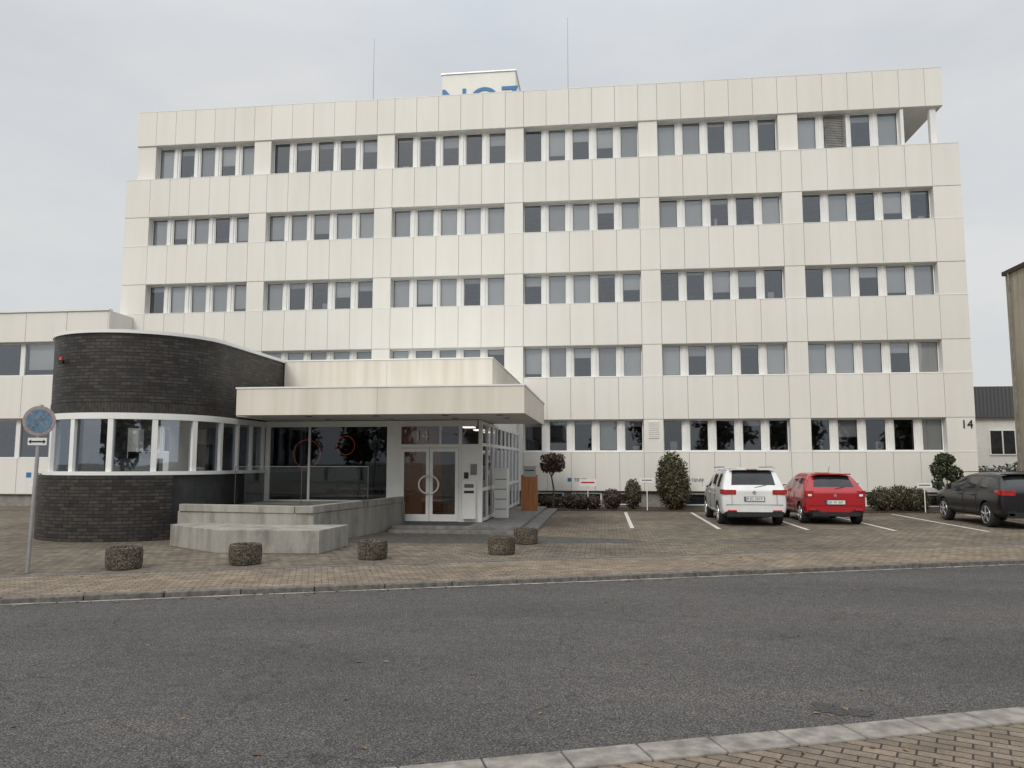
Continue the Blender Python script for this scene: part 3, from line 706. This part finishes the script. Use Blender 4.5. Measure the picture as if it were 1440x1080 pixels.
# ---------------------------------------------------------------- cars
def make_car(name,loc,rz,paint,st,sideglass,rearglass,frontglass,wheels,wr,extra):
    root=empty(name,loc,rz)
    mats=[paint,M_cglass,M_black]
    half=[]
    for (y,zb,w,zt,wrf,zr) in st:
        k=min(1,max(0,(zr-zt)/.5))
        half.append([(0,zb),(.8*w,zb),(.96*w,zb+.09),(w,zb+(zt-zb)*.35),(w*.995,zb+(zt-zb)*.72),(.965*w,zt),(wrf+.015,zr-.10*k-.01),(wrf-.11,zr-.015*k-.002),(0,zr)])
    nP=9; me=bpy.data.meshes.new('body'); V=[];F=[];Mi=[]
    for s,h in zip(st,half):
        y=s[0]
        V+=[(x,y,z) for x,z in h]+[(-x,y,z) for x,z in reversed(h[1:-1])]
    n=nP*2-2
    def row(j): return j if j<nP-1 else n-1-j
    for i in range(len(st)-1):
        for j in range(n):
            a=i*n+j; c=i*n+(j+1)%n; F.append((a,a+n,c+n,c)); r=row(j)
            m=0
            if r==5 and i in sideglass: m=1
            if r==7 and i in rearglass: m=1
            if r in(6,7) and i in frontglass: m=1
            if r in (0,1): m=2
            Mi.append(m)
    for e,i in ((0,0),(1,len(st)-1)):
        o=i*n
        for j in range(nP-1):
            a,c=o+j,o+j+1; a2,c2=o+(n-j)%n,o+(n-j-1)%n
            q=[a,c,c2,a2]; q2=[]
            for t in q:
                if t not in q2: q2.append(t)
            if e: q2=q2[::-1]
            F.append(tuple(q2)); Mi.append(2 if j==0 else 0)
    me.from_pydata(V,[],F)
    for m in mats: me.materials.append(m)
    me.polygons.foreach_set('material_index',Mi)
    bm=bmesh.new(); bm.from_mesh(me); bmesh.ops.recalc_face_normals(bm,faces=bm.faces); bm.to_mesh(me); bm.free()
    bo=bpy.data.objects.new('body',me); COL.objects.link(bo)
    sd=bo.modifiers.new('s','SUBSURF'); sd.levels=2; sd.render_levels=2
    cm=bpy.data.meshes.new('cut'); bm=bmesh.new()
    W=max(s[2] for s in st)
    for yy in wheels:
        for sx in (-1,1):
            bmesh.ops.create_cone(bm,cap_ends=True,segments=36,radius1=wr+.05,radius2=wr+.05,depth=.34,matrix=Matrix.Translation((sx*(W-.12),yy,wr+.005))@Matrix.Rotation(math.pi/2,4,'Y'))
    for f in bm.faces: f.material_index=2
    bm.to_mesh(cm); bm.free()
    for m in mats: cm.materials.append(m)
    co=bpy.data.objects.new('cut',cm); COL.objects.link(co)
    bl=bo.modifiers.new('w','BOOLEAN'); bl.object=co; bl.operation='DIFFERENCE'; bl.solver='EXACT'
    dg=bpy.context.evaluated_depsgraph_get(); dg.update()
    nm=bpy.data.meshes.new_from_object(bo.evaluated_get(dg)); bo.modifiers.clear(); bo.data=nm
    bpy.data.objects.remove(co)
    for p in nm.polygons: p.use_smooth=True
    try: nm.set_sharp_from_angle(angle=math.radians(35))
    except Exception: pass
    bo.name='body'; bo.parent=root
    b=MB()
    for yy in wheels:
        for sx in (-1,1):
            x1=sx*(W-.015); x0=sx*(W-.225)
            b.tube((x0,yy,wr),(x1-sx*.03,yy,wr),wr,None,M_rubber,32); b.tube((x1-sx*.03,yy,wr),(x1,yy,wr),wr,wr-.03,M_rubber,32)
            b.tube((x1-sx*.01,yy,wr),(x1+sx*.003,yy,wr),wr*.70,wr*.68,M_black,28)
            b.ring((x1+sx*.004,yy,wr),wr*.67,.012,M_alloy,'X',24)
            for k in range(5):
                t=2*math.pi*k/5+.3; b.tube((x1+sx*.008,yy,wr),(x1+sx*.006,yy+wr*.66*math.cos(t),wr+wr*.66*math.sin(t)),.032,.022,M_alloy,6)
            b.tube((x1,yy,wr),(x1+sx*.02,yy,wr),.05,None,M_alloy,12)
    b.build('wheels',root)
    b=MB(); extra(b,W); b.build('details',root,bevel=.008)
    return root
PW=paintmat('white_car_paint',(.76,.76,.75)); PR=paintmat('red_car_paint',(.40,.009,.016)); PB=paintmat('black_car_paint',(.006,.0065,.008),.3,0,.25)
mpv=[(0,.36,.80,.93,.74,.98),(.03,.28,.87,1.0,.82,1.05),(.09,.24,.90,1.03,.83,1.09),(.32,.23,.915,1.04,.75,1.53),(.44,.22,.915,1.04,.73,1.605),(.58,.22,.915,1.04,.72,1.63),(1.22,.22,.915,1.03,.72,1.645),(1.32,.22,.915,1.03,.72,1.645),(2.25,.22,.915,1.01,.72,1.645),(2.34,.22,.915,1.01,.72,1.64),(3.05,.22,.91,1.0,.70,1.57),(3.70,.22,.905,.99,.78,1.08),(3.80,.22,.90,.96,.78,1.03),(4.3,.24,.86,.85,.70,.90),(4.44,.28,.80,.72,.62,.76),(4.5,.34,.70,.6,.5,.62)]
def mpv_x(b,W):
    for s in (-1,1):
        b.box(min(s*.50,s*.86),max(s*.50,s*.86),-.012,.10,.89,1.02,M_tail); b.box(min(s*.80,s*.905),max(s*.80,s*.905),.04,.26,.90,1.03,M_tail)
        b.box(min(s*.54,s*.80),max(s*.54,s*.80),-.016,-.011,.945,.965,M_red)
        b.tube((s*.70,.7,1.66),(s*.70,2.8,1.64),.018,None,M_alloy,8); b.tube((s*.70,.7,1.66),(s*.70,.62,1.61),.018,None,M_alloy,8)
        b.box(min(s*.93,s*1.05),max(s*.93,s*1.05),3.02,3.12,1.02,1.18,PW); b.box(min(s*.88,s*.95),max(s*.88,s*.95),3.05,3.10,1.0,1.06,M_black)
        b.box(min(s*.5,s*.74),max(s*.5,s*.74),-.022,.05,.42,.455,M_red)
        for yy in (1.30,2.30): b.box(min(s*.905,s*.9165),max(s*.905,s*.9165),yy,yy+.008,.35,1.0,M_black)
        for yy in (1.42,2.42): b.box(min(s*.90,s*.935),max(s*.90,s*.935),yy,yy+.2,.86,.89,PW)
    b.box(-.28,.28,-.025,.02,.70,.83,M_black); b.box(-.26,.26,-.032,-.026,.71,.82,M_plate); b.box(-.26,-.225,-.034,-.0325,.71,.82,M_blue)
    b.box(-.76,.76,-.02,.1,.27,.40,M_black); b.box(-.78,.78,-.008,.05,.60,.607,M_black)
    b.box(-.62,.62,.28,.44,1.575,1.61,PW); b.box(-.15,.15,.272,.28,1.58,1.60,M_tail)
    b.tube((0,-.016,.95),(0,.01,.95),.05,None,M_alloy,18); b.tube((.02,.07,1.08),(.36,.11,1.16),.009,None,M_black,6)
    b.box(.614,.62,-.006,.02,.60,.89,M_black); b.box(-.62,-.614,-.006,.02,.60,.89,M_black)
c=make_car('parked_car',(4.2,22.6,0),0,PW,mpv,{5,7,9},{2,3},{10},(.85,3.55),.325,mpv_x)
text('B·JG 2019',(0,-.034,.735),.105,M_black,'plate_text',c,ext=.001)
hat=[(0,.36,.76,.86,.70,.90),(.03,.26,.83,.93,.78,.97),(.10,.22,.86,.97,.78,1.04),(.36,.21,.868,.98,.68,1.36),(.50,.20,.868,.98,.65,1.45),(.64,.20,.868,.97,.64,1.475),(1.15,.20,.868,.96,.63,1.50),(1.28,.20,.868,.95,.63,1.50),(1.85,.2,.868,.94,.63,1.50),(1.92,.2,.868,.94,.63,1.495),(2.50,.20,.86,.93,.61,1.43),(3.12,.2,.855,.93,.70,1.02),(3.22,.2,.85,.91,.70,.97),(3.66,.22,.80,.82,.62,.86),(3.79,.27,.72,.7,.55,.72),(3.84,.32,.62,.6,.45,.62)]
def hat_x(b,W):
    for s in (-1,1):
        b.box(min(s*.60,s*.83),max(s*.60,s*.83),-.008,.12,.80,.97,M_tail); b.box(min(s*.77,s*.862),max(s*.77,s*.862),.05,.22,.82,.98,M_tail)
        b.box(min(s*.66,s*.76),max(s*.66,s*.76),-.012,-.006,.82,.88,M_plate)
        b.box(min(s*.88,s*1.0),max(s*.88,s*1.0),2.5,2.6,.93,1.07,PR)
        b.box(min(s*.55,s*.74),max(s*.55,s*.74),-.02,.03,.42,.46,M_red)
        for yy in (1.25,1.90): b.box(min(s*.858,s*.8695),max(s*.858,s*.8695),yy,yy+.008,.32,.93,M_black)
    b.box(-.28,.28,-.02,.03,.58,.71,M_black); b.box(-.26,.26,-.027,-.021,.59,.70,M_plate); b.box(-.26,-.225,-.029,-.0275,.59,.70,M_blue)
    b.box(-.66,.66,-.02,.1,.25,.36,M_black); b.box(-.75,.75,-.008,.05,.55,.556,M_black)
    b.box(-.55,.55,.32,.50,1.43,1.465,PR); b.box(-.12,.12,.312,.32,1.435,1.452,M_tail)
    b.tube((0,-.012,.84),(0,.01,.84),.04,None,M_alloy,16); b.tube((0,.08,1.02),(.30,.12,1.10),.008,None,M_black,6)
    b.tube((.1,1.0,1.49),(.1,.85,1.66),.006,None,M_black,6)
c=make_car('parked_car',(6.62,23.4,0),0,PR,hat,{5,7,9},{2,3},{10},(.62,3.05),.30,hat_x)
text('EK·W 307',(0,-.029,.61),.10,M_black,'plate_text',c,ext=.001)
suv=[(0,.42,.78,.92,.72,.96),(.03,.34,.86,1.0,.80,1.04),(.12,.30,.89,1.05,.80,1.12),(.50,.27,.90,1.06,.68,1.42),(.68,.26,.902,1.06,.64,1.49),(.85,.25,.902,1.05,.63,1.51),(1.30,.25,.902,1.03,.63,1.53),(1.42,.25,.902,1.02,.63,1.53),(2.15,.25,.902,1.0,.63,1.52),(2.24,.25,.902,1.0,.63,1.51),(2.85,.25,.90,.98,.61,1.44),(3.50,.25,.895,.99,.74,1.08),(3.62,.25,.89,.97,.74,1.03),(4.2,.28,.83,.88,.66,.92),(4.36,.32,.76,.76,.58,.78),(4.42,.38,.66,.64,.48,.66)]
def suv_x(b,W):
    for s in (-1,1):
        b.box(min(s*.50,s*.84),max(s*.50,s*.84),-.01,.12,.90,1.04,M_tail); b.box(min(s*.80,s*.90),max(s*.80,s*.90),.05,.28,.92,1.05,M_tail)
        b.tube((s*.64,.9,1.545),(s*.64,2.6,1.51),.012,None,M_black,8)
        b.box(min(s*.92,s*1.04),max(s*.92,s*1.04),2.85,2.95,.99,1.14,PB); b.box(min(s*.55,s*.7),max(s*.55,s*.7),-.02,.05,.36,.43,M_alloy)
        for yy in (1.38,2.2): b.box(min(s*.892,s*.9035),max(s*.892,s*.9035),yy,yy+.008,.4,1.0,M_rubber)
        for yy in (1.5,2.32): b.box(min(s*.89,s*.925),max(s*.89,s*.925),yy,yy+.2,.86,.885,M_black)
    b.box(-.28,.28,-.02,.03,.72,.85,M_black); b.box(-.26,.26,-.027,-.021,.73,.84,M_plate)
    b.box(-.72,.72,-.02,.1,.30,.45,M_black); b.box(-.55,.55,.44,.62,1.45,1.485,PB)
    b.tube((0,-.012,.96),(0,.01,.96),.05,None,M_alloy,18)
c=make_car('parked_suv',(11.45,22.3,0),0,PB,suv,{5,7,9},{2,3},{10},(.85,3.55),.345,suv_x)

# ---------------------------------------------------------------- neighbours
NB=empty('neighbouring_beige_building'); b=MB()
b.box(17.5,30,17,35.3,0,9.9,M_beige); b.box(17.40,30.1,16.9,35.40,9.9,10.08,M_bark)
for i in range(4): b.box(17.46,17.5,18+i*4.2,18.03+i*4.2,0,9.9,M_gap)
b.tube((17.42,34.9,0),(17.42,34.9,9.9),.04,None,M_plinth,8); b.build('walls',NB)
GB=empty('distant_grey_house'); b=MB()
b.box(20.2,45,48,60,0,4.4,M_soffit)
b.prism([(19.9,47.7),(45.3,47.7),(45.3,60.3),(19.9,60.3)],4.4,6.2,M_roof)
for i in range(6):
    x=22.3+i*3.4; b.box(x,x+2.2,47.93,48,2.2,3.7,M_frame)
    for k in range(3): b.box(x+.08+k*.7,x+.7+k*.7,47.915,47.93,2.28,3.62,M_cglass)
b.box(20.4,21.2,47.6,47.69,4.6,6.0,M_soffit)
b.build('walls',GB)
b=MB()
for i in range(16):
    b.tube((14.2+i*1.2,36,0),(14.2+i*1.2,36,1.6),.03,None,M_metal,6)
for z in (.3,.75,1.2,1.55): b.tube((14.2,36,z),(32.2,36,z),.012,None,M_metal,6)
for i in range(60): b.tube((14.2+i*.12,36,.1),(14.2+i*.12,36,1.55),.005,None,M_metal,4,False)
b.build('wire_fence')
foliage('background_bushes',[((16,40,.7),(1.6,1,1.0)),((18.6,41,.6),(1.8,1,1.0)),((21.5,42,.8),(1.8,1.2,1.1))],2500,.13,M_leaf)
ells=[]; tr=[]
rr=random.Random(3)
for i in range(15):
    x=-42+i*6+rr.uniform(-1.5,1.5); y=-24+rr.uniform(-3,3)+x*.25; h=rr.uniform(5.5,8.5)
    tr.append(((x,y,0),(x,y,h*.6),.2,.1))
    for k in range(4): ells.append(((x+rr.uniform(-1.2,1.2),y+rr.uniform(-1,1),h*(.45+.14*k)),(rr.uniform(1.2,2.0),rr.uniform(1.2,1.8),rr.uniform(1,1.6))))
foliage('tree_row',ells,7000,.34,M_leafo,tr,core=.6)

# ---------------------------------------------------------------- sky and light
w=bpy.data.worlds.new('World'); scene.world=w; w.use_nodes=True; nt=w.node_tree
bg=nt.nodes['Background']
sky=N(nt,'ShaderNodeTexSky'); sky.sky_type='NISHITA'; sky.sun_disc=False
EL,AZ=math.radians(38),math.radians(200)
sky.sun_elevation=EL; sky.sun_rotation=AZ; sky.air_density=1.5; sky.dust_density=4
tc=N(nt,'ShaderNodeTexCoord'); mp=N(nt,'ShaderNodeMapping'); mp.inputs['Scale'].default_value=(1,1,2.6); nt.links.new(tc.outputs['Generated'],mp.inputs[0])
n1=noise(nt,1.7,mp.outputs[0],6,.55)
cloud=ramp(nt,n1,[(.30,(.57,.625,.695)),(.5,(.68,.70,.725)),(.72,(.79,.79,.785))])
sx=N(nt,'ShaderNodeSeparateXYZ'); nt.links.new(tc.outputs['Generated'],sx.inputs[0])
mr=N(nt,'ShaderNodeMapRange'); mr.interpolation_type='SMOOTHSTEP'; nt.links.new(sx.outputs['Z'],mr.inputs[0])
mr.inputs[1].default_value=.42; mr.inputs[2].default_value=1.0; mr.inputs[3].default_value=1.0; mr.inputs[4].default_value=2.3
sc=N(nt,'ShaderNodeVectorMath',operation='SCALE'); nt.links.new(cloud,sc.inputs[0]); nt.links.new(mr.outputs[0],sc.inputs['Scale'])
s2=N(nt,'ShaderNodeVectorMath',operation='SCALE'); nt.links.new(sky.outputs[0],s2.inputs[0]); s2.inputs['Scale'].default_value=.09
bgc=mixc(nt,.90,s2.outputs[0],sc.outputs[0]); nt.links.new(bgc,bg.inputs[0]); bg.inputs[1].default_value=1.0
sl=bpy.data.lights.new('sun','SUN'); sl.energy=1.4; sl.angle=math.radians(25); sl.color=(1,.955,.885)
so=bpy.data.objects.new('sun',sl); COL.objects.link(so)
dirv=Vector((math.sin(AZ)*math.cos(EL),math.cos(AZ)*math.cos(EL),math.sin(EL)))
so.rotation_euler=dirv.to_track_quat('Z','Y').to_euler(); so.location=(0,-20,30)

# ---------------------------------------------------------------- camera
cd=bpy.data.cameras.new('camera'); cd.sensor_width=36; cd.lens=36*1082/1440; cd.clip_end=3000; cd.clip_start=.1
co=bpy.data.objects.new('camera',cd); COL.objects.link(co); co.location=(0,0,1.8)
co.rotation_euler=(math.radians(90+5.8),0,math.radians(6.8)); scene.camera=co
